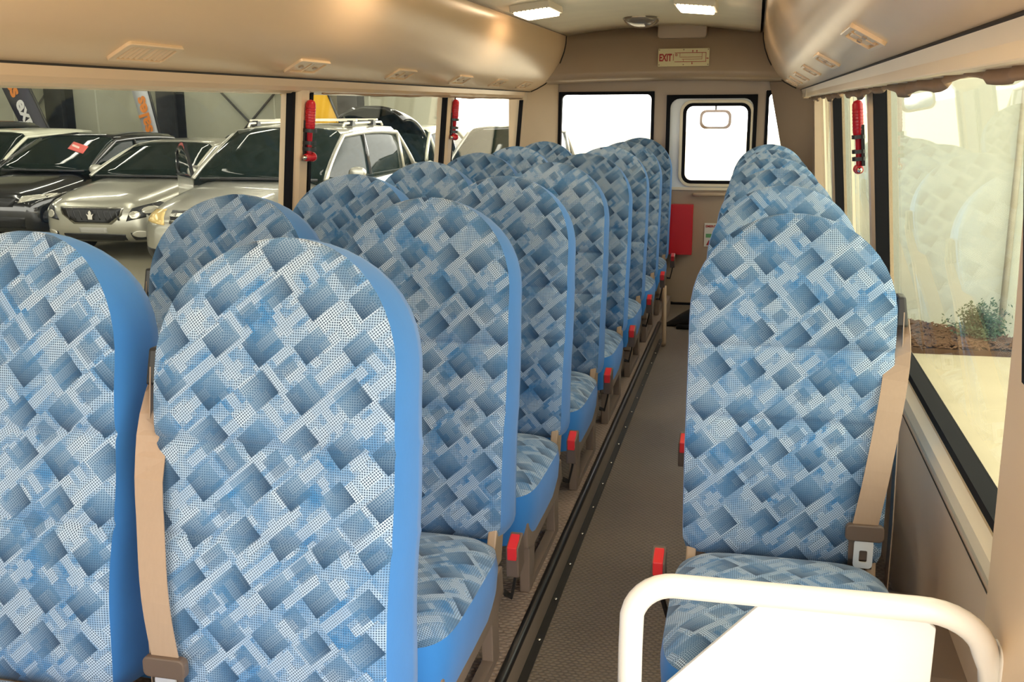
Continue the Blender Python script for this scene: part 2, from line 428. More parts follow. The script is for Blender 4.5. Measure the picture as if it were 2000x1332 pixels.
# overhead ducts (profile measured from the picture, same on both sides about the bus centre)
C = -.585
DP = [(.61, 1.745), (.613, 1.70), (.625, 1.645), (.648, 1.585), (.68, 1.525), (.715, 1.478), (.75, 1.4475), (.80, 1.42), (.843, 1.402)]
def duct(side, name, label):
    ys = [Y0]+[.1*i for i in range(-10, 67, 8)]+[6.70]
    rings = [[(C+side*d, y, z) for d, z in DP]+[(C+side*.9, y, 1.40), (C+side*.9, y, 1.85), (C+side*.61, y, 1.85)] for y in ys]
    du = struct(MB().loft(rings, True, True, True).build(name, 'duct'), label)
    for m in (du.modifiers.new('es', 'EDGE_SPLIT'),): m.split_angle = R(50)
    # seam bead and lower valance
    MB().tube([(C+side*.846, Y0, 1.400), (C+side*.846, 6.66, 1.400)], .0035, 6).build('seam_bead', 'dark', du)
    v = [(.845, 1.397), (.852, 1.375), (.862, 1.362), (.875, 1.355), (.93, 1.352), (.93, 1.40)]
    MB().loft([[(C+side*d, y, z) for d, z in v] for y in (Y0, 6.5)], True, True, False).build('valance', 'ductl' if side > 0 else 'duct', du)  # left valance takes the duct colour; its orange light is put into the tone
    MB().box(*sorted((C+side*.86, C+side*.90)), 6.5, 6.74, 1.348, 1.392).build('valance_end_cap', 'pillar', du)
    # dark joint where the duct meets the header, and the joint with the ceiling
    MB().tube([(C+side*(d-.003), 6.64, z-.002) for d, z in DP], .004, 6).build('end_joint', 'dark', du)
    MB().tube([(C+side*.607, Y0, 1.742), (C+side*.607, 6.66, 1.742)], .0018, 6).build('ceiling_joint', 'brown', du)
    return du
duct(-1, 'trim_2', 'curved beige overhead duct above the paired seats')
duct(1, 'trim_3', 'curved beige overhead duct above the single seats')
# header above the rear window: bulging panel with a rolled lower lip
HP = [(6.83, 1.81), (6.75, 1.80), (6.69, 1.72), (6.655, 1.60), (6.632, 1.525), (6.63, 1.497), (6.645, 1.479), (6.69, 1.472), (6.80, 1.465), (6.84, 1.465)]
NX = 14
rings = []
for i in range(NX+1):
    t_ = i/NX; x = -1.47+(.33+1.47)*t_; e = abs(2*t_-1)
    rings.append([(x, y-.16*max(0, e-.75)*4*(1 if z < 1.62 else .6), z-.022*e*e*(1 if z < 1.6 else 0)) for y, z in HP])
hd = struct(MB().loft(rings, True, True, True).build('trim_4', 'rear'), 'taupe header panel over the rear window and door')
rc = rrect(-.615, -.315, 1.715, 1.83, .02)
MB().prism(rc, 'y', 6.615, 6.76).build('lamp_cover', 'rear', hd, bevel=.006)

# ------------------------------------------------------------------ rear wall, window, door
mb = MB()
yR = Y1
WX0, WX1, WZ0, WZ1 = -1.275, -.645, .62, 1.40
DX0, DX1, DZ0, DZ1 = -.555, .0, .0, 1.368
mb.box(-1.56, WX0, yR, yR+.06, -.06, 1.9).box(WX1, DX0, yR, yR+.06, -.06, 1.9)
mb.box(WX0, WX1, yR, yR+.06, -.06, WZ0).box(WX0, WX1, yR, yR+.06, WZ1, 1.9).box(DX0, .06, yR, yR+.06, DZ1, 1.9).box(DX1, .06, yR, yR+.06, -.06, DZ1)
mb.box(.06, .44, yR, yR+.06, -.06, .8).box(.06, .44, yR, yR+.06, 1.40, 1.9).box(.27, .44, yR, yR+.06, .8, 1.40)
rw = struct(mb.build('wall_back', 'rear'))
# corner panels
struct(MB().hexa([(.40, 6.83, .0), (.415, 6.30, .0), (.43, 6.30, .0), (.43, 6.85, .0), (.077, 6.83, 1.45), (.33, 6.50, 1.45), (.43, 6.50, 1.45), (.43, 6.85, 1.45)]).build('trim_5', 'rear'), 'slanted taupe corner panel right of the rear door')
struct(MB().hexa([(-1.52, 6.55, .0), (-1.29, 6.84, .0), (-1.55, 6.85, .0), (-1.56, 6.55, .0), (-1.46, 6.60, 1.45), (-1.28, 6.84, 1.45), (-1.55, 6.85, 1.45), (-1.56, 6.60, 1.45)]).build('trim_6', 'pillar'), 'beige corner panel left of the rear window')
def rear_window(x0, x1, z0, z1, slant=0):
    global NWIN
    w = struct(empty('window_%d' % NWIN, ((x0+x1)/2, yR, z0))); NWIN += 1
    ox, oz = (x0+x1)/2, z0
    def f(y): return lambda p: (p[0]-ox-(slant*(z1-p[1])/(z1-z0) if p[0] < ox else 0), y, p[1]-oz)
    MB().ring(rrect(x0, x1, z0, z1, .004), rrect(x0+.02, x1-.02, z0+.02, z1-.02, .03), f(-.012), f(.03)).build('rubber_frame', 'rubber', w)
    o = rrect(x0+.012, x1-.012, z0+.012, z1-.012, .03); k = len(o)
    MB().add([f(.018)(p) for p in o]+[f(.022)(p) for p in o], [tuple(range(k)), tuple(range(2*k-1, k-1, -1))]+[(i, i+k, (i+1) % k+k, (i+1) % k) for i in range(k)]).build('pane', 'rglass', w)
    return w
rear_window(WX0, WX1, WZ0, WZ1, .02)
rear_window(.06, .27, .8, 1.40)
# rear door: black seal, white upper frame round the window, beige lower panel
dr = struct(empty('door_1', ((DX0+DX1)/2, yR, 0)))
ox = (DX0+DX1)/2
def fd(y): return lambda p: (p[0]-ox, y, p[1])
MB().ring(rrect(DX0-.01, DX1+.01, DZ0-.01, DZ1+.008, .004), rrect(DX0+.014, DX1-.014, DZ0+.012, DZ1-.016, .06), fd(-.02), fd(.02)).build('door_seal', 'rubber', dr)
QX0, QX1, QZ0, QZ1 = -.452, -.035, .815, 1.318
MB().ring(rrect(DX0+.014, DX1-.014, .775, DZ1-.016, .05), rrect(QX0-.022, QX1+.022, QZ0-.022, QZ1+.022, .075), fd(.0), fd(.04)).build('upper_panel', 'doorw', dr)
MB().box(DX0+.014-ox, DX1-.014-ox, .012, .04, .01, .778).build('lower_panel', 'rear', dr)
MB().box(DX0+.014-ox, DX1-.014-ox, -.004, .02, .765, .785).build('panel_ledge', 'cream', dr, bevel=.004)
MB().ring(rrect(QX0-.026, QX1+.026, QZ0-.026, QZ1+.026, .08), rrect(QX0-.006, QX1+.006, QZ0-.006, QZ1+.006, .06), fd(-.014), fd(.01)).build('window_trim', 'cream', dr, bevel=.004)
MB().ring(rrect(QX0-.008, QX1+.008, QZ0-.008, QZ1+.008, .062), rrect(QX0+.014, QX1-.014, QZ0+.014, QZ1-.014, .045), fd(-.01), fd(.03)).build('window_rubber', 'rubber', dr)
o = rrect(QX0, QX1, QZ0, QZ1, .055); k = len(o)
MB().add([fd(.014)(p) for p in o]+[fd(.018)(p) for p in o], [tuple(range(k)), tuple(range(2*k-1, k-1, -1))]+[(i, i+k, (i+1) % k+k, (i+1) % k) for i in range(k)]).build('window_pane', 'rglass', dr)
h = MB().tube([(-.37-ox, .012, .735), (-.37-ox, -.03, .738), (-.35-ox, -.045, .739), (-.19-ox, -.045, .742), (-.17-ox, -.03, .742), (-.17-ox, .012, .742)], .011, 10).build('grab_handle', 'tanm', dr)
# outside parking mirror behind the door window
mir = tag(empty('parking_mirror', (-.26, 7.10, 1.22)), 'rounded rear parking mirror hanging outside the back door window', 'mirror')
MB().prism([(x*1.0, z) for x, z in rrect(-.104, .104, -.066, .060, .042)], 'y', 0, .035).build('mirror_housing', 'tanm', mir, bevel=.01)
MB().prism(rrect(-.086, .086, -.050, .044, .034), 'y', -.004, .002).build('mirror_glass', 'mirror', mir)
MB().tube([(0, .02, .05), (0, .02, .10), (.0, .0, .14), (0, -.15, .17)], .006, 8).build('mirror_arm', 'black', mir)
# red box, notices on the door
rb = tag(empty('red_box', (-.443, 6.85, .35)), 'flat red first-aid style box fixed on the rear door', 'box')
MB().box(-.072, .072, -.075, .01, 0, .325).build('box_body', 'redbox', rb, bevel=.004)
MB().box(-.074, .074, -.085, -.07, -.002, .327).build('box_lid', 'redbox', rb, bevel=.003)
nt_ = tag(empty('door_notice', (-.235, 6.858, .395)), 'pale emergency notice with red lettering on the rear door', 'notice')
MB().box(-.06, .07, -.002, .004, 0, .155).build('paper', 'notice', nt_)
mwt = Matrix.Rotation(R(90), 4, 'X')
text_mesh('EMERGENCY', .021, 'signred', 'lettering', nt_, Matrix.Translation((.007, -.003, .134)) @ mwt)
MB().box(-.05, .06, -.0035, -.001, .06, .085).build('green_print', 'green', nt_); MB().prism([(-.045, .01), (-.01, .01), (-.028, .045)], 'y', -.0035, -.001).build('red_triangle', 'signred', nt_)
# EXIT sign on the header
sg = tag(empty('exit_sign', (-.452, 6.633, 1.60)), 'cream EXIT sign plate with a red bus plan on the rear header', 'sign')
sg.rotation_euler = (R(-9), 0, 0)
MB().prism(rrect(-.157, .157, -.054, .054, .004), 'y', -.004, .004).build('plate', 'sign', sg)
text_mesh('EXIT', .058, 'signred', 'lettering', sg, Matrix.Translation((-.112, -.0045, -.003)) @ mwt @ Matrix.Diagonal((.66, 1.05, 1, 1)))
def bar(x0, x1, z0, z1, name='plan_line'): MB().box(x0, x1, -.0055, -.0035, z0, z1).build(name, 'signred', sg)
for a in ((-.055, .135, .026, .029), (-.055, .135, -.029, -.026), (-.064, -.061, -.02, .02), (.135, .138, -.029, .029), (-.022, .112, .0, .002), (-.01, .112, -.013, -.011), (.112, .114, -.013, .026), (-.024, -.022, .0, .028), (-.002, .0, -.028, -.012)): bar(*a)
MB().ring(rrect(-.052, -.038, .008, .022, .006), rrect(-.049, -.041, .011, .019, .004), lambda p: (p[0], -.0055, p[1]), lambda p: (p[0], -.0035, p[1])).build('steering_wheel_mark', 'signred', sg)
for x, z, dx, dz in ((.055, .036, 0, 1), (.08, .036, 0, 1), (.053, -.036, 0, -1), (.146, -.008, 1, 0)):
    px, pz = -dz, dx
    pts = [(x-dx*.008+px*.0016, z-dz*.008+pz*.0016), (x+px*.0016, z+pz*.0016), (x+px*.005, z+pz*.005), (x+dx*.009, z+dz*.009), (x-px*.005, z-pz*.005), (x-px*.0016, z-pz*.0016), (x-dx*.008-px*.0016, z-dz*.008-pz*.0016)]
    MB().prism(pts, 'y', -.0055, -.0035).build('exit_arrow', 'signred', sg)
for x in (-.15, .0, .15):
    for z in (-.045, .046): MB().lathe([(.004, -.006), (.004, -.003)], 8, (x, 0, z), 'y').build('rivet', 'tanm', sg)

# ------------------------------------------------------------------ ceiling fittings
def zc(x): t_ = 2*(x-cx0)/(cx1-cx0)-1; return 1.742+.052*(1-t_*t_)
def ceiling_lamp(x, y, label):
    t = tag(empty('ceiling_lamp', (x, y, zc(x)-.004)), label, 'lamp', 'bus ceiling lamps')
    t.rotation_euler = (0, -math.atan2(zc(x+.05)-zc(x-.05), .1), 0)
    MB().box(-.095, .095, -.17, .17, -.028, .006).build('housing', 'bezel', t, bevel=.006)
    MB().box(-.08, .08, -.155, .155, -.04, -.026).build('lens', 'lens', t, bevel=.008)
    for i in range(9): MB().box(-.08+.02*i-.002, -.08+.02*i+.002, -.168, -.160, -.03, -.004).build('louvre', 'dark', t)
    return t
ceiling_lamp(-1.03, 4.93, 'ceiling lamp with added glow beside the left overhead duct, ahead of the grey dome')  # real fittings that look unlit, glow added for cabin light
ceiling_lamp(-.29, 5.02, 'ceiling lamp with added glow right of the ceiling centre, ahead of the grey dome')
for y in (3.1, 1.2):  # lamps added out of view to light the front of the cabin
    for x in (-1.03, -.29): ceiling_lamp(x, y, 'added unseen ceiling lamp further forward over the front seats')
dm = tag(empty('ceiling_dome', (-.655, 6.05, zc(-.655)-.001)), 'glossy grey oval dome on the ceiling before the rear header', 'dome')
rings = []
for i in range(7):
    a = i/6*pi/2
    rings.append([(.10*math.cos(a)*math.copysign(abs(math.cos(b))**.7, math.cos(b)), .15*math.cos(a)*math.copysign(abs(math.sin(b))**.7, math.sin(b)), -.055*math.sin(a)) for b in [2*pi*k/24 for k in range(24)]])
MB().loft(rings).build('shell', 'dome', dm)
MB().prism([(.106*math.cos(2*pi*k/24), .157*math.sin(2*pi*k/24)) for k in range(24)], 'z', -.006, .002).build('rim', 'bezel', dm)
# air vents in the ducts
def make_vent(louvres):
    t = empty('air_vent')
    MB().ring(rrect(-.036, .036, -.115, .115, .012), rrect(-.026, .026, -.092, .092, .006), lambda p: (p[0], p[1], -.007), lambda p: (p[0], p[1], .004)).build('frame', 'duct', t, bevel=.002)
    MB().box(-.027, .027, -.094, .094, .002, .005).build('backing', 'dark', t)
    MB().box(-.026, .026, -.006, .006, -.004, .003).build('centre_bar', 'duct', t)
    if louvres:
        for s in (-1, 1):
            for i in range(4):
                y = s*(.016+i*.0205)
                MB().hexa([(-.025, y-.006, .002), (.025, y-.006, .002), (.025, y-.002, .002), (-.025, y-.002, .002), (-.025, y+.002, -.005), (.025, y+.002, -.005), (.025, y+.006, -.005), (-.025, y+.006, -.005)]).build('louvre', 'duct', t)
    else:
        for s in (-1, 1):
            MB().box(-.021, .021, s*.05-.034, s*.05+.034, -.003, .003).build('shutter', 'duct', t, bevel=.002)
            MB().box(-.004, .004, s*.05-.012, s*.05+.012, -.007, -.002).build('shutter_tab', 'tanm', t)
    return t
dv = Vector((.80, 0, 1.42))-Vector((.75, 0, 1.4475)); va = math.atan2(dv.z, dv.x)
openv, shutv = make_vent(True), make_vent(False)
used = set()
def place_vent(side, y, o, label):
    proto = openv if o else shutv
    t = proto if o not in used else copy_tree(proto); used.add(o)
    t.location = (C+side*.775, y, 1.4335); t.rotation_euler = (0, -va if side > 0 else va, 0)
    tag(t, label, 'vent', 'air vents in the overhead ducts')
LV = [2.16, 3.04, 3.92, 4.77, 5.50, 6.15]; RV = [2.09, 3.14, 4.02, 4.85, 5.55, 6.15]
for i, y in enumerate(LV): place_vent(-1, y, i == 0, 'beige louvred air vent nearest the front in the duct above the parked cars' if i == 0 else 'beige shuttered air vent in the duct over the paired seats, %s from the rear header' % ORD[5-i])
for i, y in enumerate(RV): place_vent(1, y, False, 'beige shuttered air vent in the duct over the single seats, %s from the rear header' % ORD[5-i])

# ------------------------------------------------------------------ emergency hammers
def hammer(side, y, zt, zb, label):
    z0 = zb; L = zt-zb
    t = tag(empty('emergency_hammer', (xin(side, (zt+zb)/2)-side*.012, y, zb)), label, 'hammer')
    t.rotation_euler = (0, -side*math.atan(.09), 0)
    mb = MB().lathe([(.001, L), (.012, L-.004), (.0165, L-.014), (.0165, L*.56), (.0145, L*.52), (.0095, L*.46), (.0085, .03), (.009, .0)], 14)
    hd_ = mb.build('handle', 'hammer', t)
    for i in range(7): MB().lathe([(.0165, -.002), (.0178, 0), (.0165, .002)], 14, (0, 0, L*.60+i*L*.045)).build('grip_ridge', 'hammer', hd_)
    # the head lies across the handle
    MB().lathe([(.001, -.034), (.010, -.031), (.013, -.02), (.013, .018), (.016, .021), (.016, .03), (.001, .031)], 14, (0, 0, .012), 'y').build('head', 'hammer', t)
    MB().lathe([(.001, -.047), (.004, -.044), (.0085, -.034), (.0085, -.031)], 10, (0, 0, .012), 'y').build('steel_tip', 'chrome', t)
    MB().box(-.006+side*.014, .004+side*.014, -.014, .014, L*.10, L*.66).build('bracket', 'black', t)
    for zf in (.2, .30, .50): MB().ring(rrect(-.02, .02, -.02, .02, .012), rrect(-.0172, .0172, -.0172, .0172, .01), lambda p: (p[0], p[1], L*zf-.006), lambda p: (p[0], p[1], L*zf+.006)).build('clip', 'black', t)
    return t
hammer(-1, 3.215, 1.335, 1.135, 'red emergency hammer on the window pillar beside the silver four-wheel drive')
hammer(-1, 4.93, 1.345, 1.150, 'red emergency hammer on the pillar next to the bright doorway view')
hammer(1, 3.47, 1.325, 1.095, 'red emergency hammer on the single-seat side pillar by the white wall')

# ------------------------------------------------------------------ curtain remnants and rail on the right, gathered cloth on the left
def curtain(side, y0, y1, drop, label, seed):
    rnd = random.Random(seed)
    n = int((y1-y0)/.02); rings = []
    ph = rnd.random()*9
    for i in range(n+1):
        y = y0+(y1-y0)*i/n
        wv = math.sin(y*41+ph)+.6*math.sin(y*17+2)+.4*math.sin(y*83)
        x = xin(side, 1.355)-side*(.022+.005*wv)
        dp = drop*(1+.35*math.sin(y*5.3+ph)+.3*math.sin(y*13.7))
        rings.append([(x, y, 1.358), (x-side*.006, y, 1.358-dp*.6), (x, y, 1.358-dp), (x+side*.006, y, 1.358-dp*.6), (x+side*.004, y, 1.358)])
    t = tag(MB().loft(rings).build('gathered_curtain', 'curtain'), label, 'curtain')
curtain(1, 1.1, 6.45, .022, 'brown curtain gathered under the valance along the single seats', 3)
curtain(-1, 3.3, 6.4, .007, 'thin beige curtain edge under the valance along the paired seats', 5)
cr = tag(empty('curtain_rail', (.273, 4.0, 1.366)), 'pale curtain rail under the duct along the single seats', 'rail')
MB().box(-.006, .012, -3.2, 2.5, -.012, .02).build('track', 'ductl', cr, bevel=.003)
MB().box(-.012, .016, 1.94, 1.97, -.016, .024).build('rail_clip', 'cream', cr)

# ------------------------------------------------------------------ seats
SA = R(9.5)
def backrest_rings(BL, zb):
    front, rest, fuv = [], [], []
    SH = BL-.21
    ss = sorted([0, .012, .03]+[.03+i*((SH-.03)/24) for i in range(1, 25)]+[c+d for c in (.285, .43) for d in (-.009, -.005, 0.0004, .005, .009)])+[SH+.21*math.sin(pi/2*i/12) for i in range(1, 12)]+[BL-.0005]
    nf = 21
    for s in ss:
        e = max(0, (s-SH)/.21)
        hw = (.197-.005*(1-min(1, s/.49))**2)*math.sqrt(max(0, 1-e**2.15))+.0008
        low = max(0, 1-s/.035); hw -= .012*low*low
        th = .175-.05*s
        th = th*(1-.72*e**4)
        yf = -.020*math.exp(-((s-.19)/.13)**2)-.014*math.exp(-((s-.50)/.11)**2)+.007*math.exp(-((s-.285)/.007)**2)+.007*math.exp(-((s-.43)/.007)**2)+.045*e**3+.02*low*low
        def pt(x, y):
            y2 = y+yf
            return (x, s*math.sin(SA)+y2*math.cos(SA), zb+s*math.cos(SA)-y2*math.sin(SA))
        fr, uvr = [], []
        for j in range(nf):
            xf = -1+2*j/(nf-1); xf = math.sin(xf*pi/2*.86)/math.sin(pi/2*.86)
            fr.append(pt(hw*xf, .009*(1-xf*xf)*(1-e)+.015*abs(xf)**7*(1-.6*e))); uvr.append((hw*xf, s))
        front.append(fr); fuv.append(uvr)
        ed = .015*(1-.6*e); rs = []
        for t_ in (0, .12, .35, .7, .92): rs.append(pt(hw*(1+.025*math.sin(pi*t_)), ed+(th-ed)*t_))
        for xf in (.9, .5, 0, -.5, -.9): rs.append(pt(hw*xf, th+.004*(1-xf*xf)))
        for t_ in (.92, .7, .35, .12, 0): rs.append(pt(-hw*(1+.025*math.sin(pi*t_)), ed+(th-ed)*t_))
        rest.append(rs)
    return front, fuv, rest
def ysurf(z, zb):    # front surface of the backrest at height z (centre line)
    s = (z-zb)/math.cos(SA); return s*math.sin(SA)-.020*math.exp(-((s-.19)/.13)**2)-.014*math.exp(-((s-.50)/.11)**2)
def make_seat(m, name, BL, zb, low):
    """m = +1: buckle on +x, belt on -x (left columns); m = -1 mirrored"""
    FR, FUV, RS = backrest_rings(BL, zb)
    root = empty(name)
    def X(p): return (p[0]*m, p[1], p[2])
    b = MB().loft(FR, False, False, True, FUV).build('backrest', 'fabric', root)
    MB().loft(RS, False, False, True).add(RS[0], [tuple(range(len(RS[0])))]).build('backrest_side_cover', 'blue', b)
    # piping between the two cloths
    # cushion
    def outline(sc, dz=0):
        pts = []
        for k in range(40):
            a = 2*pi*k/40; c, s = math.cos(a), math.sin(a)
            pts.append((.203*sc*math.copysign(abs(c)**.34, c), -.215+.245*sc*math.copysign(abs(s)**.38, s)))
        return pts
    rings, uvs = [], []
    for i in range(9):
        r = (i/8)**.8 if i else .001
        o = outline(r)
        rings.append([(x, y, .437-low+.014*(1-r**2)-.030*r**7+.02*(-(y+.2))*.6) for x, y in o]); uvs.append([(x+.4, y*1.0+.13) for x, y in o])
    cu = MB().loft(rings, True, False, True, uvs).build('cushion', 'fabric', root)
    top = rings[-1]
    sk = [top, [(x*1.02, -.215+(y+.215)*1.018, z-.03) for x, y, z in top], [(x*1.0, -.215+(y+.215)*1.005, .325-low) for x, y, z in top], [(x*.95, -.215+(y+.215)*.965, .275-low*.8) for x, y, z in top]]
    MB().loft(sk, True, False, True).add(sk[-1], [tuple(range(40))]).build('cushion_skirt', 'blue', cu)
    # frame: side covers, legs, floor rails
    for s in (1, -1):
        x0, x1 = sorted((s*.158, s*.192))
        MB().prism([(-.42, .305), (.04, .315), (.05, .25), (-.0, .222), (-.36, .215), (-.415, .235)], 'x', x0, x1).build('side_cover', 'brown', root, bevel=.006)
        a0, a1 = sorted((s*.162, s*.188))
        MB().prism([(-.385, .225), (-.315, .225), (-.325, .10), (-.38, .10)], 'x', a0, a1).build('leg', 'brown', root, bevel=.003)
        MB().prism([(-.045, .225), (.015, .225), (.02, .10), (-.035, .10)], 'x', a0, a1).build('leg', 'brown', root, bevel=.003)
        MB().box(a0, a1, -.325, -.035, .10, .122).build('floor_rail', 'brown', root)
        MB().prism([(-.03, .32), (.055, .32), (.11, .49), (.055, .49)], 'x', *sorted((s*.166, s*.186))).build('back_bracket', 'tanm', root, bevel=.004)
    MB().box(-.165, .165, -.36, -.34, .235, .275).build('cross_rail', 'brown', root); MB().box(-.165, .165, -.01, .01, .235, .275).build('cross_rail', 'brown', root)
    MB().lathe([(.0005, .010), (.007, .009), (.011, .004), (.012, 0)], 12, (.192, -.075, .330), 'x').build('pivot_bolt', 'chrome', root) if m > 0 else MB().lathe([(.0005, -.010), (.007, -.009), (.011, -.004), (.012, 0)], 12, (-.192, -.075, .330), 'x').build('pivot_bolt', 'chrome', root)
    # buckle on a stalk
    BZ = -.028-low*.4
    bk = MB().ribbon([X((.200, .02, .26)), X((.220, .005, .30+BZ)), X((.234, -.012, .36+BZ)), X((.237, -.02, .385+BZ))], [(0, 1, .3)]*4, .016, .006).build('buckle_stalk', 'black', root)
    hx = sorted((m*.223, m*.251))
    def hb(x, y, z): return (x, y, z+BZ)
    MB().hexa([hb(hx[0], -.055, .375), hb(hx[1], -.055, .375), hb(hx[1], -.0, .385), hb(hx[0], -.0, .385), hb(hx[0], -.062, .445), hb(hx[1], -.062, .445), hb(hx[1], -.012, .462), hb(hx[0], -.012, .462)]).build('buckle', 'belth', bk, bevel=.004)
    MB().hexa([hb(hx[0]+.004, -.0645, .418), hb(hx[1]-.004, -.0645, .418), hb(hx[1]-.004, -.045, .442), hb(hx[0]+.004, -.045, .442), hb(hx[0]+.004, -.0660, .448), hb(hx[1]-.004, -.0660, .448), hb(hx[1]-.004, -.026, .463), hb(hx[0]+.004, -.026, .463)]).build('release_button', 'red', bk, bevel=.002)
    # shoulder belt: guide on the side of the backrest, strap, latch, lower strap
    gz = .915
    gd = MB().hexa([X((-.197, .10, gz-.03)), X((-.222, .10, gz-.03)), X((-.222, .15, gz-.03)), X((-.197, .15, gz-.03)), X((-.197, .105, gz+.03)), X((-.214, .105, gz+.03)), X((-.214, .15, gz+.03)), X((-.197, .15, gz+.03))]).build('belt_guide', 'black', root, bevel=.005)
    pts, sd = [], []
    ze = zb+.095; xe = .156
    pa = Vector((-.216, ysurf(gz, zb)+.075, gz-.015)); pb = Vector((-xe, ysurf(ze, zb)-.012, ze))
    for t_ in [i/14 for i in range(15)]:
        p = pa.lerp(pb, t_); z = p.z
        lim = ysurf(z, zb)+.015*min(1, abs(p.x)/.197)**7-.016-.016*(1-t_)
        f_ = min(1, t_*2.6); y = p.y*(1-f_)+min(p.y, lim)*f_
        pts.append(X((p.x, y, z))); a = (1-f_)**1.5*1.2
        sd.append((m*math.cos(a), math.sin(a), -.10*m))
    MB().ribbon(pts, [tuple(v) for v in sd], .047, .0022).build('shoulder_strap', 'belt', root)
    lx, ly, lz = pts[-1]
    lt = MB().prism([(lx+q[0], lz-.012+q[1]) for q in rrect(-.036, .036, -.017, .017, .01)], 'y', ly-.009, ly+.006).build('belt_latch', 'belth', root, bevel=.003)
    MB().ring(rrect(lx-.018, lx+.018, lz-.085, lz-.026, .008), rrect(lx-.0075, lx+.0075, lz-.072, lz-.048, .003), lambda p: (p[0], ly-.006, p[1]), lambda p: (p[0], ly-.003, p[1])).build('steel_tongue', 'plate', lt)
    MB().ribbon([X((-.150, ly+m*0-.001, lz-.01)), X((-.152, ly+.002, zb+.025)), X((-.154, .012, zb)), X((-.156, .05, zb-.035))], [(1, 0, 0)]*4, .046, .002).build('lap_strap', 'belth', root)
    MB().ribbon([X((-.212, .125, gz)), X((-.214, .10, .75)), X((-.214, .06, .5)), X((-.212, .05, .25))], [(0, 1, 0)]*4, .045, .002).build('retractor_strap', 'belt', root)
    return root
ROW0, PITCH = 1.404, .722
LROW = [ROW0+PITCH*i for i in range(8)]
WROW = [ROW0+PITCH*i for i in range(7)]
RROW = [2.096+.76*i for i in range(6)]
TOPY = .13
XL, XW, XR = -.693, -1.158, .088
seatL = make_seat(1, 'bus_seat', .748, .385, .03); seatR = make_seat(-1, 'bus_seat', .70, .415, 0)
first = {1: True, -1: True}
def put_seat(m, x, y, label, group):
    proto = seatL if m > 0 else seatR
    t = proto if first[m] else copy_tree(proto); first[m] = False
    t.location = (x, y-TOPY, 0); tag(t, label, 'seat', group)
def place(n, tot): return 'nearest the front' if n == 0 else ('%s row back' % ORD[n])
for i, y in enumerate(LROW): put_seat(1, XL, y, 'blue patterned seat beside the aisle step, %s row from the bus front' % ORD[i], 'aisle seats along the black step nosing')
for i, y in enumerate(WROW): put_seat(1, XW, y, 'blue patterned window seat on the parked-car side, %s row from the bus front' % ORD[i], 'window seats on the parked-car side')
for i, y in enumerate(RROW): put_seat(-1, XR, y, 'blue patterned single seat behind the white guard rail, %s from the rail' % ORD[i], 'single seats behind the guard rail')
# fold-out strut at the back end of the step
tag(MB().tube([(-.452, 5.66, .33), (-.440, 5.60, .02), (-.440, 5.57, .014)], .013, 8).build('seat_strut', 'tanm'), 'tan tubular support leg at the far end of the aisle step', 'strut')
# black cover lying on the floor by the rear door
bt = tag(empty('plastic_cover', (-.335, 6.18, 0), R(15)), 'glossy black plastic cover lying on the floor before the rear door', 'cover')
rings = []
for i in range(10):
    a = i/9; x = -.14+.34*a; hgt = .015+.135*math.sin(min(1, a*1.25)*pi/2)**1.2*(1-.25*a); wd = .03+.09*math.sin(a*pi*.6)
    rings.append([(x, wd*math.cos(k*2*pi/14), max(.002, hgt*.5+hgt*.5*math.sin(k*2*pi/14))) for k in range(14)])
MB().loft(rings).build('shell', 'black', bt); MB().tube([(-.10, -.10, .014), (.0, -.13, .016), (.12, -.13, .02), (.2, -.10, .018)], .014, 8).build('edge_roll', 'black', bt)

# ------------------------------------------------------------------ white guard rail with panel
gy = 1.42
gr = tag(empty('guard_rail', (-.15, gy, 0)), 'white tubular guard rail with white panel in front of the first single seat', 'rail')
def g(p): return (p[0]+.15, p[1]-gy, p[2])
path = [(-.149, gy, .002), (-.149, gy, .50)]
for k in range(1, 9): a = R(90*k/8); path.append((-.149+.065*(1-math.cos(a)), gy, .545+.065*math.sin(a)-.0))
path += [(.10, gy, .611), (.255, gy, .612)]
for k in range(1, 9): a = R(80*k/8); path.append((.255+.10*math.sin(a), gy+.012*k/8, .612-.075*(1-math.cos(a))))
path += [(.366, gy+.02, .52), (.372, gy+.02, .47)]
MB().tube([g(p) for p in path], .0185, 14).build('tube', 'rail', gr)
fl_ = MB().prism([(p[0]+.0, p[1]) for p in rrect(-.028, .03, .42, .56, .02)], 'x', 0, .008); fo = fl_.build('mounting_flange', 'rail', gr, bevel=.002); fo.location = (.372+.15, .02, 0)
for z in (.495, .455): MB().lathe([(.0005, -.012), (.006, -.011), (.0085, -.006), (.009, .004)], 10, (.356+.15, .018-.012, z), 'x').build('bolt', 'chrome', gr)
pan = [(-.128, .395), (.045, .588), (.268, .588), (.288, .572), (.283, .10), (-.128, .10)]
MB().prism([(x+.15, z) for x, z in pan], 'y', .022, .032).build('panel', 'white', gr, bevel=.002)

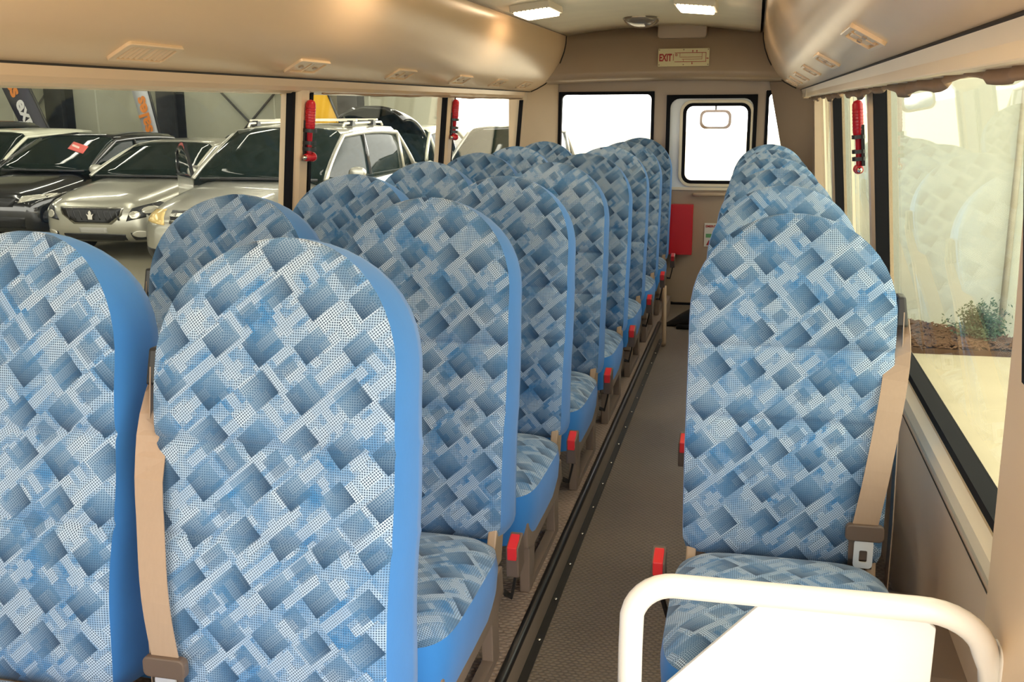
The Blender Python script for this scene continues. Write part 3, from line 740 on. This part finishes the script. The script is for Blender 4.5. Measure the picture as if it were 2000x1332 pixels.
# ------------------------------------------------------------------ outside: ground, showroom, garden
GZ = -.65
struct(MB().box(-2.2, 45, -25, 80, GZ-.2, GZ).build('ground', 'concrete'))
struct(MB().box(-45, -2.2, -25, 23, GZ-.2, GZ).build('ground', 'shop'))
struct(MB().box(-45, -2.2, 23, 80, GZ-.2, GZ).build('ground', 'concrete'))
WY = 23.0
sw = struct(MB().box(-42, -6.9, WY, WY+.3, GZ, 6).build('wall_showroom', 'swall'))
for i in range(14): MB().box(-40+i*2.4, -39.96+i*2.4, WY-.012, WY+.01, GZ, 6).build('panel_joint', 'seam', sw)
struct(MB().box(-42, -2.2, -25, WY+.3, 6.0, 6.25).build('showroom_roof', 'roof'), 'showroom roof above the parked cars')
struct(MB().box(-42.3, -42, -25, WY+.3, GZ, 6.2).build('wall_showroom_side', 'swall'))
for i, (px, lab) in enumerate(((-16.85, 'black steel column between the navy and the pale flag'), (-13.78, 'black steel column right of the pale flag'), (-9.14, 'black steel column behind the yellow flag'))):
    t = tag(empty('steel_column', (px, WY-.25, GZ)), lab, 'column', 'showroom columns')
    MB().box(-.24, .24, -.24, -.215, 0, 6.6).build('flange', 'steel', t); MB().box(-.24, .24, .215, .24, 0, 6.6).build('flange', 'steel', t); MB().box(-.02, .02, -.22, .22, 0, 6.6).build('web', 'steel', t)
    MB().box(-.32, .32, -.29, .25, 0, .03).build('base_plate', 'steel', t)
br = tag(empty('wind_brace', (-11.8, WY-.06, GZ)), 'crossed thin wind brace rods on the showroom wall', 'brace')
MB().tube([(-1.55, 0, .07), (1.7, 0, 3.32)], .028, 6).build('rod', 'brace', br); MB().tube([(-1.6, -.06, 3.22), (1.55, -.06, .07)], .028, 6).build('rod', 'brace', br)
br2 = tag(MB().tube([(-18.6, WY-.06, .3), (-17.15, WY-.06, 1.9)], .028, 6).build('brace_rod', 'brace'), 'single thin brace rod between the navy flag and a column', 'brace')
# flags
def flag(name, x, y, zbase, h, wd, lean, mat, label, texts, up):
    t = tag(empty(name, (x, y, GZ)), label, 'flag', 'feather flags in the showroom')
    t.rotation_euler = (0, lean, R(-12))
    rings = []
    for i in range(13):
        a = i/12; z = zbase+h*a; ww = wd*(1 if a < .8 else math.sqrt(max(.02, 1-((a-.8)/.2)**2)))
        rings.append([(-ww+.0, .02*math.sin(a*7), z), (-ww*.5, .03*math.sin(a*7+1), z), (0, .0, z), (0, .012, z), (-ww*.5, .03*math.sin(a*7+1)+.012, z), (-ww, .02*math.sin(a*7)+.012, z)])
    MB().loft(rings).build('cloth', mat, t)
    MB().tube([(.02, .01, 0), (.02, .01, zbase+h*.9), (-.08, .01, zbase+h)], .03, 8).build('pole', 'steel', t)
    MB().box(-.3, .34, -.3, .3, 0, .03).build('base', 'steel', t)
    for body, col, zc_, sz in texts:
        rot = Matrix.Rotation(R(90 if up else -90), 4, 'Z')
        text_mesh(body, sz, col, 'lettering', t, Matrix.Translation((-wd*.52, -.045, zc_)) @ mwt @ rot)
    return t
flag('feather_flag', -15.65, 21.5, .75, 3.6, .78, R(-28), 'flagd', 'navy feather flag with orange and white lettering behind the parked cars', [('sales', 'orange', 3.28, .52), ('express', 'whitep', 1.86, .52)], False)
flag('feather_flag', -13.1, 21.5, .75, 3.4, .47, R(-13.5), 'flagw', 'pale feather flag with orange and black lettering beside a column', [('sales', 'orange', 1.92, .44), ('express', 'blackp', 3.15, .44)], True)
flag('feather_flag', -8.3, 21.6, .75, 3.4, 1.15, R(-25), 'flagy', 'plain yellow feather flag behind the silver four-wheel drive', [], True)
# tubes under the showroom roof
for i in range(5):
    for j in range(3):
        t = tag(empty('tube_light', (-5.5-4.2*i, 3+7*j, 5.55)), 'long fluorescent tube light under the showroom roof', 'lamp', 'showroom tube lights')
        MB().tube([(0, -2.4, 0), (0, 2.4, 0)], .06, 8).build('tube', 'tube', t); MB().box(-.1, .1, -2.5, 2.5, .07, .14).build('batten', 'white', t)
        for s in (-2, 2): MB().tube([(0, s, .1), (0, s, .45)], .01, 6).build('hanger', 'steel', t)
# garden bed and wall on the right
wa, wb = Vector((.42, 10.74)), Vector((6.2, 5.65))
dn = (wb-wa).normalized(); nn = Vector((-dn.y, dn.x))
q = [wa, wb, wb+nn*.25, wa+nn*.25]
gw = struct(MB().prism([(p.x, p.y) for p in q], 'z', GZ, 4.6).build('wall_garden', 'gwall'), 'white rendered boundary wall')
pp = wa+dn*2.30-nn*.05
tag(MB().tube([(pp.x, pp.y, GZ+.02), (pp.x, pp.y, 4.5)], .028, 8).build('downpipe', 'pipe'), 'thin vertical downpipe on the white wall above the shrub', 'pipe')
bed = [(-.1, 8.5), (3.2, 8.6), (2.95, 8.62), (.42, 10.72), (-.1, 10.7)]
bd = MB().prism([(.1, 8.50), (2.72, 8.55), (.38, 10.62)], 'z', GZ, GZ+.04).build('garden_bed', 'mulch'); bd['kind'] = 'structure'
rnd = random.Random(4); mb = MB()
for i in range(5200):
    a, b = rnd.random(), rnd.random()
    if a+b > 1: a, b = 1-a, 1-b
    x = .13+a*(2.66-.13)+b*(.38-.13); y = 8.52+a*.06+b*2.05
    L, W_, an = rnd.uniform(.015, .05), rnd.uniform(.008, .018), rnd.uniform(0, 6.28); z = GZ+.042+rnd.random()*.02; tl = rnd.uniform(-.02, .02)
    c, s = math.cos(an), math.sin(an)
    mb.add([(x+c*L, y+s*L, z+tl), (x-s*W_, y+c*W_, z), (x-c*L, y-s*L, z-tl), (x+s*W_, y-c*W_, z), (x, y, z+.012)], [(0, 1, 4), (1, 2, 4), (2, 3, 4), (3, 0, 4)])
mo = mb.build('bark_mulch', 'chip'); mo['kind'] = 'stuff'; tag(mo, 'loose brown bark mulch covering the garden bed', 'mulch')
sh = tag(empty('garden_shrub', (1.90, 9.02, GZ+.04)), 'small dark green leafy shrub growing in the mulch', 'shrub')
mt, ml = MB(), MB()
for i in range(46):
    az, el, L = rnd.uniform(0, 6.28), rnd.uniform(.25, 1.45), rnd.uniform(.14, .33)
    d = Vector((math.cos(az)*math.cos(el), math.sin(az)*math.cos(el)*.8, math.sin(el)))
    tip = d*L; mt.tube([(0, 0, 0), tuple(tip*.5+Vector((0, 0, .015))), tuple(tip)], [.006, .004, .002], 5)
    for k in range(46):
        p = tip*rnd.uniform(.35, 1.08)+Vector((rnd.gauss(0, .025), rnd.gauss(0, .025), rnd.gauss(0, .025)))
        if p.z < .01: continue
        e = Vector((rnd.gauss(0, 1), rnd.gauss(0, 1), rnd.gauss(0, 1))).normalized(); f = e.orthogonal().normalized(); s = rnd.uniform(.010, .020)
        ml.add([p-e*s, p+f*s*.5, p+e*s, p-f*s*.5], [(0, 1, 2, 3)])
mt.build('stems', 'twig', sh); lo = ml.build('foliage', 'leaf', sh); lo['kind'] = 'stuff'

# ------------------------------------------------------------------ cars (local: nose at y=0 pointing -y, ground z=0)
def bvh_of(o): return BVHTree.FromPolygons([v.co.copy() for v in o.data.vertices], [tuple(p.vertices) for p in o.data.polygons])
def conform(bvh, poly, name, mat, parent, off=.006, rings=5, direction=(0, 1, 0)):
    """lay an outline given in (x,z) on the front of the body"""
    cx = sum(p[0] for p in poly)/len(poly); cz = sum(p[1] for p in poly)/len(poly)
    dense = []
    for a, b in zip(poly, poly[1:]+poly[:1]):
        for k in range(4): dense.append((a[0]+(b[0]-a[0])*k/4, a[1]+(b[1]-a[1])*k/4))
    rs = []
    for i in range(rings+1):
        t_ = max(i/rings, .001); ring = []
        for x, z in dense:
            x2, z2 = cx+(x-cx)*t_, cz+(z-cz)*t_
            hit = bvh.ray_cast(Vector((x2, -3, z2)), Vector(direction))[0]
            if hit is None: hit = bvh.find_nearest(Vector((x2, .3, z2)))[0]
            ring.append((x2, hit.y-off, hit.z))
        rs.append(ring)
    edge = [(x, y+off+.03, z) for x, y, z in rs[-1]]
    return MB().loft(rs+[edge], True, False, True).build(name, mat, parent)
def make_car(name, label, loc, rz, pt, L, W_, H, kind, cat='car', fascia='plain', cowl=1.25, hoodz=.95, lampmat='lamp', card=None, door=False, bars=False):
    t = tag(empty(name, loc, rz), label, cat, 'cars parked in the showroom')
    hw = W_/2
    k = hoodz/.95
    st = [(0, .66, .40, .62*k), (.03, .74, .31, .68*k), (.10, .83, .25, .73*k), (.24, .91, .21, .775*k), (.5, .965, .2, .83*k), (.85, .99, .2, .885*k), (cowl, 1, .2, .95*k), (1.9, 1, .2, .965*k), (L*.62, 1, .2, .99*k), (L-.9, .99, .2, 1.02*k), (L-.45, .96, .24, 1.03*k), (L-.15, .89, .3, .98*k), (L-.03, .8, .36, .9*k), (L, .7, .42, .84*k)]
    rings = []
    NS = 32; ex = .5
    for y, f, z0, z1 in st:
        ring = []
        for j in range(NS):
            a = 2*pi*(j+.5)/NS; c, s = math.cos(a), math.sin(a)
            e2 = .42 if s > 0 else .32
            x = hw*f*math.copysign(abs(c)**e2, c)
            zz = (z0+z1)/2+(z1-z0)/2*math.copysign(abs(s)**.55, s)
            ring.append((x*(1-.05*max(0, s)), y, zz))
        rings.append(ring)
    body = MB().loft(rings).build('body', pt, t); bv = bvh_of(body)
    # greenhouse
    zb = .93*k
    suv = kind in ('suv', 'hatch')
    yA, yB = cowl-.05, cowl+(.85 if not suv else .80)
    yC = L-1.55 if not suv else L-.62
    yD = L-.75 if not suv else L-.12
    wb_, wr_ = hw*.90, hw*.70 if not suv else hw*.76
    def sect(y):
        if y < yB: a = (y-yA)/(yB-yA); a = a**.86
        elif y > yC: a = ((yD-y)/(yD-yC))**.8
        else: a = 1
        ztop = zb+(H-zb-.035)*a+(.035*math.sin(pi*min(1, max(0, (y-yB)/(yC-yB)))) if yB < y < yC else 0)
        wr2 = wb_+(wr_-wb_)*a
        ws = wb_ - (.12*max(0, (y-yC)/(yD-yC)) if y > yC else 0) - .0
        return ztop, wr2, ws
    ys = [yA+(yB-yA)*i/6 for i in range(7)]+[yB+(yC-yB)*i/6 for i in range(1, 7)]+[yC+(yD-yC)*i/5 for i in range(1, 6)]
    gr_, rf = [], []
    for y in ys:
        zt, wr2, ws = sect(y); hh = zt-zb+.02
        bow = .10*(1-min(1, max(0, (y-yA)/(yB-yA))))       # windscreen bows forward in the middle
        half = [(ws, zb-.06), (ws-.01, zb+.02*min(1, hh*4)), (ws+(wr2-ws)*.45, zb+hh*.50), (ws+(wr2-ws)*.85, zb+hh*.84), (wr2-.05, zb+hh*.95), (wr2*.6, zb+hh*.995), (0, zb+hh*1.01)]
        full = half+[(-x, z) for x, z in reversed(half[:-1])]
        gr_.append([(x, y-bow*(1-(x/wb_)**2), z) for x, z in full])
        if y >= yB-.02 and y <= yC+.02: rf.append([(x, y-bow*(1-(x/wb_)**2), z+.008) for x, z in full[3:-3]])
    gl = MB().loft(gr_).build('glasshouse', 'cglass', t)
    rr_ = [r+[(x, y, z-.02) for x, y, z in reversed(r)] for r in rf]
    MB().loft(rr_).build('roof', pt, t)
    for s in (1, -1):
        line = []
        for y in ys:
            zt, wr2, ws = sect(y); hh = zt-zb+.02
            x = ws+(wr2-ws)*.85; bow = .10*(1-min(1, max(0, (y-yA)/(yB-yA))))
            line.append((s*(x+.004), y-bow*(1-(x/wb_)**2), zb+hh*.84))
        MB().tube(line, .032, 8).build('roof_pillar', pt, t)
        for yb_, mat in ((yA+(yC-yA)*.52, 'p_black'), (yC-.02 if suv else yC+.1, pt)):
            zt, wr2, ws = sect(yb_); hh = zt-zb+.02
            MB().tube([(s*(ws+.0), yb_, zb), (s*(ws+(wr2-ws)*.45+.003), yb_+.02, zb+hh*.5), (s*(ws+(wr2-ws)*.85), yb_+.04, zb+hh*.84)], .03, 6).build('door_pillar', mat, t)
        # mirrors
        mm = empty
        mrr = MB().lathe([(.001, -.055), (.05, -.045), (.075, -.01), (.075, .045), (.06, .05), (.001, .05)], 14).build('door_mirror', pt, t)
        mrr.location = (s*(hw+.13), cowl+.42, zb+.08); mrr.rotation_euler = (R(90), 0, 0); mrr.scale = (1.45, 1.0, 1.0)
        MB().tube([(s*(hw-.10), cowl+.45, zb+.0), (s*(hw+.09), cowl+.43, zb+.05)], .02, 6).build('mirror_stalk', 'p_black', t)
        # wheels and arches
        for yw in (.88, L-.95):
            wr_w = .34 if not suv else .37
            wo = MB().lathe([(.05, -.1), (wr_w-.04, -.1), (wr_w, -.07), (wr_w, .07), (wr_w-.04, .1), (.05, .1)], 24, (0, 0, 0), 'x').build('wheel', 'tyre', t); wo.location = (s*(hw-.09), yw, wr_w)
            MB().lathe([(.02, .0), (wr_w*.62, .012), (wr_w*.66, -.03)], 20, (s*.1 if s > 0 else -.112, 0, 0), 'x').build('rim', 'rim', wo)
            MB().ring([(wr_w*1.16*math.cos(2*pi*j/24), wr_w*1.16*math.sin(2*pi*j/24)) for j in range(24)], [(wr_w*1.02*math.cos(2*pi*j/24), wr_w*1.02*math.sin(2*pi*j/24)) for j in range(24)], lambda p: (s*(hw+.006), yw+p[0], max(.1, wr_w+p[1])), lambda p: (s*(hw-.1), yw+p[0], max(.1, wr_w+p[1]))).build('wheel_arch', 'grille', t)
    # wipers cowl
    MB().tube([(-hw*.8, cowl-.06, .945*k), (-hw*.3, cowl-.145, .957*k), (hw*.3, cowl-.145, .957*k), (hw*.8, cowl-.06, .945*k)], .018, 6).build('cowl', 'grille', t)
    def mir(p): return [(-x, z) for x, z in reversed(p)]
    if fascia == 'sedan':
        conform(bv, [(-.47, .70), (.47, .70), (.44, .60), (.28, .475), (-.28, .475), (-.44, .60)], 'grille_surround', 'slat', t, .010)
        gl_ = conform(bv, [(-.44, .685), (.44, .685), (.41, .60), (.25, .495), (-.25, .495), (-.41, .60)], 'grille', 'grille', t, .02)
        for i in range(9):
            x = -.36+i*.09
            conform(bv, [(x-.012, .675), (x+.003, .675), (x+.045, .53), (x+.03, .53)], 'grille_mesh', 'black', gl_, .024, 2)
        MB().prism([(-.032, .54), (.032, .54), (.034, .58), (.056, .615), (.02, .60), (.022, .635), (.0, .66), (-.022, .635), (-.02, .60), (-.056, .615), (-.034, .58)], 'y', -.05, -.03).build('emblem', 'chrome', t)
        q = [(.50, .52), (.80, .585), (.86, .70), (.78, .755), (.58, .69)]
        for p in (q, mir(q)): conform(bv, p, 'headlamp', 'grille', t, .012)
        for s in (1, -1):
            for x, z, r in ((.62, .605, .052), (.755, .665, .048)): conform(bv, [(s*x+r*math.cos(2*pi*j/10)*1.3, z+r*math.sin(2*pi*j/10)) for j in range(10)], 'lamp_reflector', 'lamp', t, .02)
        conform(bv, [(-.2, .43), (.2, .43), (.2, .36), (-.2, .36)], 'number_plate_holder', 'plate2', t, .015)
        conform(bv, [(-.46, .345), (.46, .345), (.44, .245), (-.44, .245)], 'lower_intake', 'grille', t, .008)
        q = [(.54, .37), (.78, .39), (.76, .27), (.55, .26)]
        for p in (q, mir(q)): conform(bv, p, 'fog_recess', 'grille', t, .006)
        for s in (1, -1): conform(bv, [(s*.66+.10*math.cos(2*pi*j/12), .35+.045*math.sin(2*pi*j/12)) for j in range(12)], 'fog_lamp', 'lamp', t, .015)
    elif fascia == 'suv':
        conform(bv, [(-.45, .86), (.45, .86), (.40, .62), (-.40, .62)], 'grille', 'grille', t, .012)
        for i in range(3): conform(bv, [(-.44+i*.01, .835-i*.075), (.44-i*.01, .835-i*.075), (.435-i*.01, .795-i*.075), (-.435+i*.01, .795-i*.075)], 'grille_bar', 'slat', t, .026)
        q = [(.50, .70), (.84, .75), (.86, .85), (.54, .865)]
        for p in (q, mir(q)): conform(bv, p, 'headlamp', lampmat, t, .014)
        conform(bv, [(-.55, .44), (.55, .44), (.5, .29), (-.5, .29)], 'lower_intake', 'grille', t, .01)
        q = [(.60, .43), (.8, .45), (.78, .33), (.62, .32)]
        for p in (q, mir(q)): conform(bv, p, 'fog_recess', 'grille', t, .01)
    else:
        conform(bv, [(-.42, .66*k), (.42, .66*k), (.36, .55*k), (-.36, .55*k)], 'grille', 'grille', t, .012)
        q = [(.46, .60*k), (.80, .66*k), (.83, .715*k), (.5, .69*k)]
        for p in (q, mir(q)):
            hl = conform(bv, p, 'headlamp', lampmat, t, .012)
        conform(bv, [(-.55, .42*k), (.55, .42*k), (.5, .27*k), (-.5, .27*k)], 'lower_intake', 'grille', t, .01)
        MB().lathe([(.001, -.05), (.05, -.045), (.055, -.02)], 14, (0, .0, .60*k), 'y').build('emblem', 'slat', t)
    if card:
        gb = bvh_of(gl); cx_, cz_ = card; dx = .17
        conform(gb, [(cx_-dx, cz_+.07), (cx_+dx, cz_+.0), (cx_+dx+.03, cz_-.10), (cx_-dx+.03, cz_-.03)], 'price_card', 'redpaper', t, .012)
        conform(gb, [(cx_-dx*.8, cz_+.035), (cx_+dx*.2, cz_-.005), (cx_+dx*.2+.02, cz_-.03), (cx_-dx*.8+.02, cz_+.01)], 'card_print', 'palepaper', t, .02)
    if bars:
        for s in (1, -1):
            zt, wr2, ws = sect(yB+.5); x = s*(wr2-.07)
            MB().tube([(x, yB+.25, H-.015), (x, yB+.30, H+.035), (x, yC-.35, H+.035), (x, yC-.3, H-.01)], .016, 8).build('roof_rail', 'barmetal', t)
        for y in (yB+.5, yB+1.25):
            b_ = MB().prism([(y-.03, H+.06), (y+.03, H+.06), (y+.02, H+.085), (y-.02, H+.085)], 'x', -wr_-.02, wr_+.02).build('roof_bar', 'barmetal', t)
            for s in (1, -1): MB().prism([(y-.06, H+.0), (y+.06, H+.0), (y+.03, H+.07), (y-.03, H+.07)], 'x', *sorted((s*(wr_-.1), s*(wr_-.02)))).build('bar_foot', 'grille', b_)
    if door:
        d = MB().box(0, .05, 0, .95, .28, zb).build('open_door', pt, t); d.location = (-hw-.03, cowl+.15, 0); d.rotation_euler = (0, 0, R(42))
        MB().ring([(0.02, zb), (1.02, zb), (.98, zb+.30), (.62, zb+.44), (.45, zb+.43)], [(.10, zb+.03), (.96, zb+.03), (.93, zb+.28), (.62, zb+.40), (.46, zb+.39)], lambda p: (.0, p[0], p[1]), lambda p: (.04, p[0], p[1])).build('window_frame', 'p_black', d)
        MB().prism([(.10, zb+.02), (.96, zb+.02), (.93, zb+.28), (.62, zb+.40), (.46, zb+.39)], 'x', .015, .02).build('door_window', 'glassl', d)
    return t
make_car('sedan_car', 'silver sedan with dark mesh grille and chrome emblem beside an open car door', (-8.42, 11.8, GZ), R(0), 'p_silver', 4.87, 1.80, 1.48, 'sedan', fascia='sedan', hoodz=1.02)
make_car('four_wheel_drive', 'champagne silver four-wheel drive with roof bars and an open front door', (-5.78, 10.05, GZ), R(0), 'p_gold', 4.75, 1.92, 1.72, 'suv', fascia='suv', hoodz=1.12, lampmat='lampy', bars=True, cowl=1.35, door=True)
make_car('hatchback_car', 'black hatchback with a red price card on the windscreen', (-10.55, 12.5, GZ), R(0), 'p_black', 4.36, 1.80, 1.55, 'hatch', hoodz=1.04, card=(.28, 1.38), fascia='plain')
make_car('saloon_car', 'pearl white car with a red price card between two black cars', (-13.1, 13.7, GZ), R(0), 'p_white', 4.6, 1.82, 1.58, 'hatch', hoodz=1.02, card=(.25, 1.38))
make_car('utility_car', 'black utility car with a raised roof at the far end of the car row', (-15.6, 15.2, GZ), R(0), 'p_navy', 4.7, 1.85, 1.70, 'hatch', hoodz=1.10, card=(.2, 1.5))
make_car('rear_sedan', 'grey beige sedan parked between the silver sedan and the showroom wall', (-9.75, 17.0, GZ), R(0), 'p_beige', 4.7, 1.80, 1.46, 'sedan', card=(-.3, 1.25))
tl_ = make_car('tailgate_car', 'white estate with its tailgate raised behind the four-wheel drive', (-6.35, 21.6, GZ), R(180), 'p_white', 4.5, 1.80, 1.60, 'hatch', hoodz=1.05)
rings = []
for i in range(9):
    a = i/8; y = 4.05+.95*a; z = 1.56+.42*math.sin(a*pi*.55); hw_ = .70-.10*a*a
    rings.append([(-hw_+2*hw_*j/12, y, z-.22*abs(-1+2*j/12)**3*(.4+.6*a)) for j in range(13)])
tg = MB().loft([r+[(x, y, z-.05) for x, y, z in reversed(r)] for r in rings]).build('tailgate', 'p_black', tl_)
make_car('grey_car', 'grey hatchback silhouetted in the bright showroom doorway', (-4.1, 15.2, GZ), R(0), 'p_grey', 4.3, 1.75, 1.62, 'hatch', hoodz=1.06)
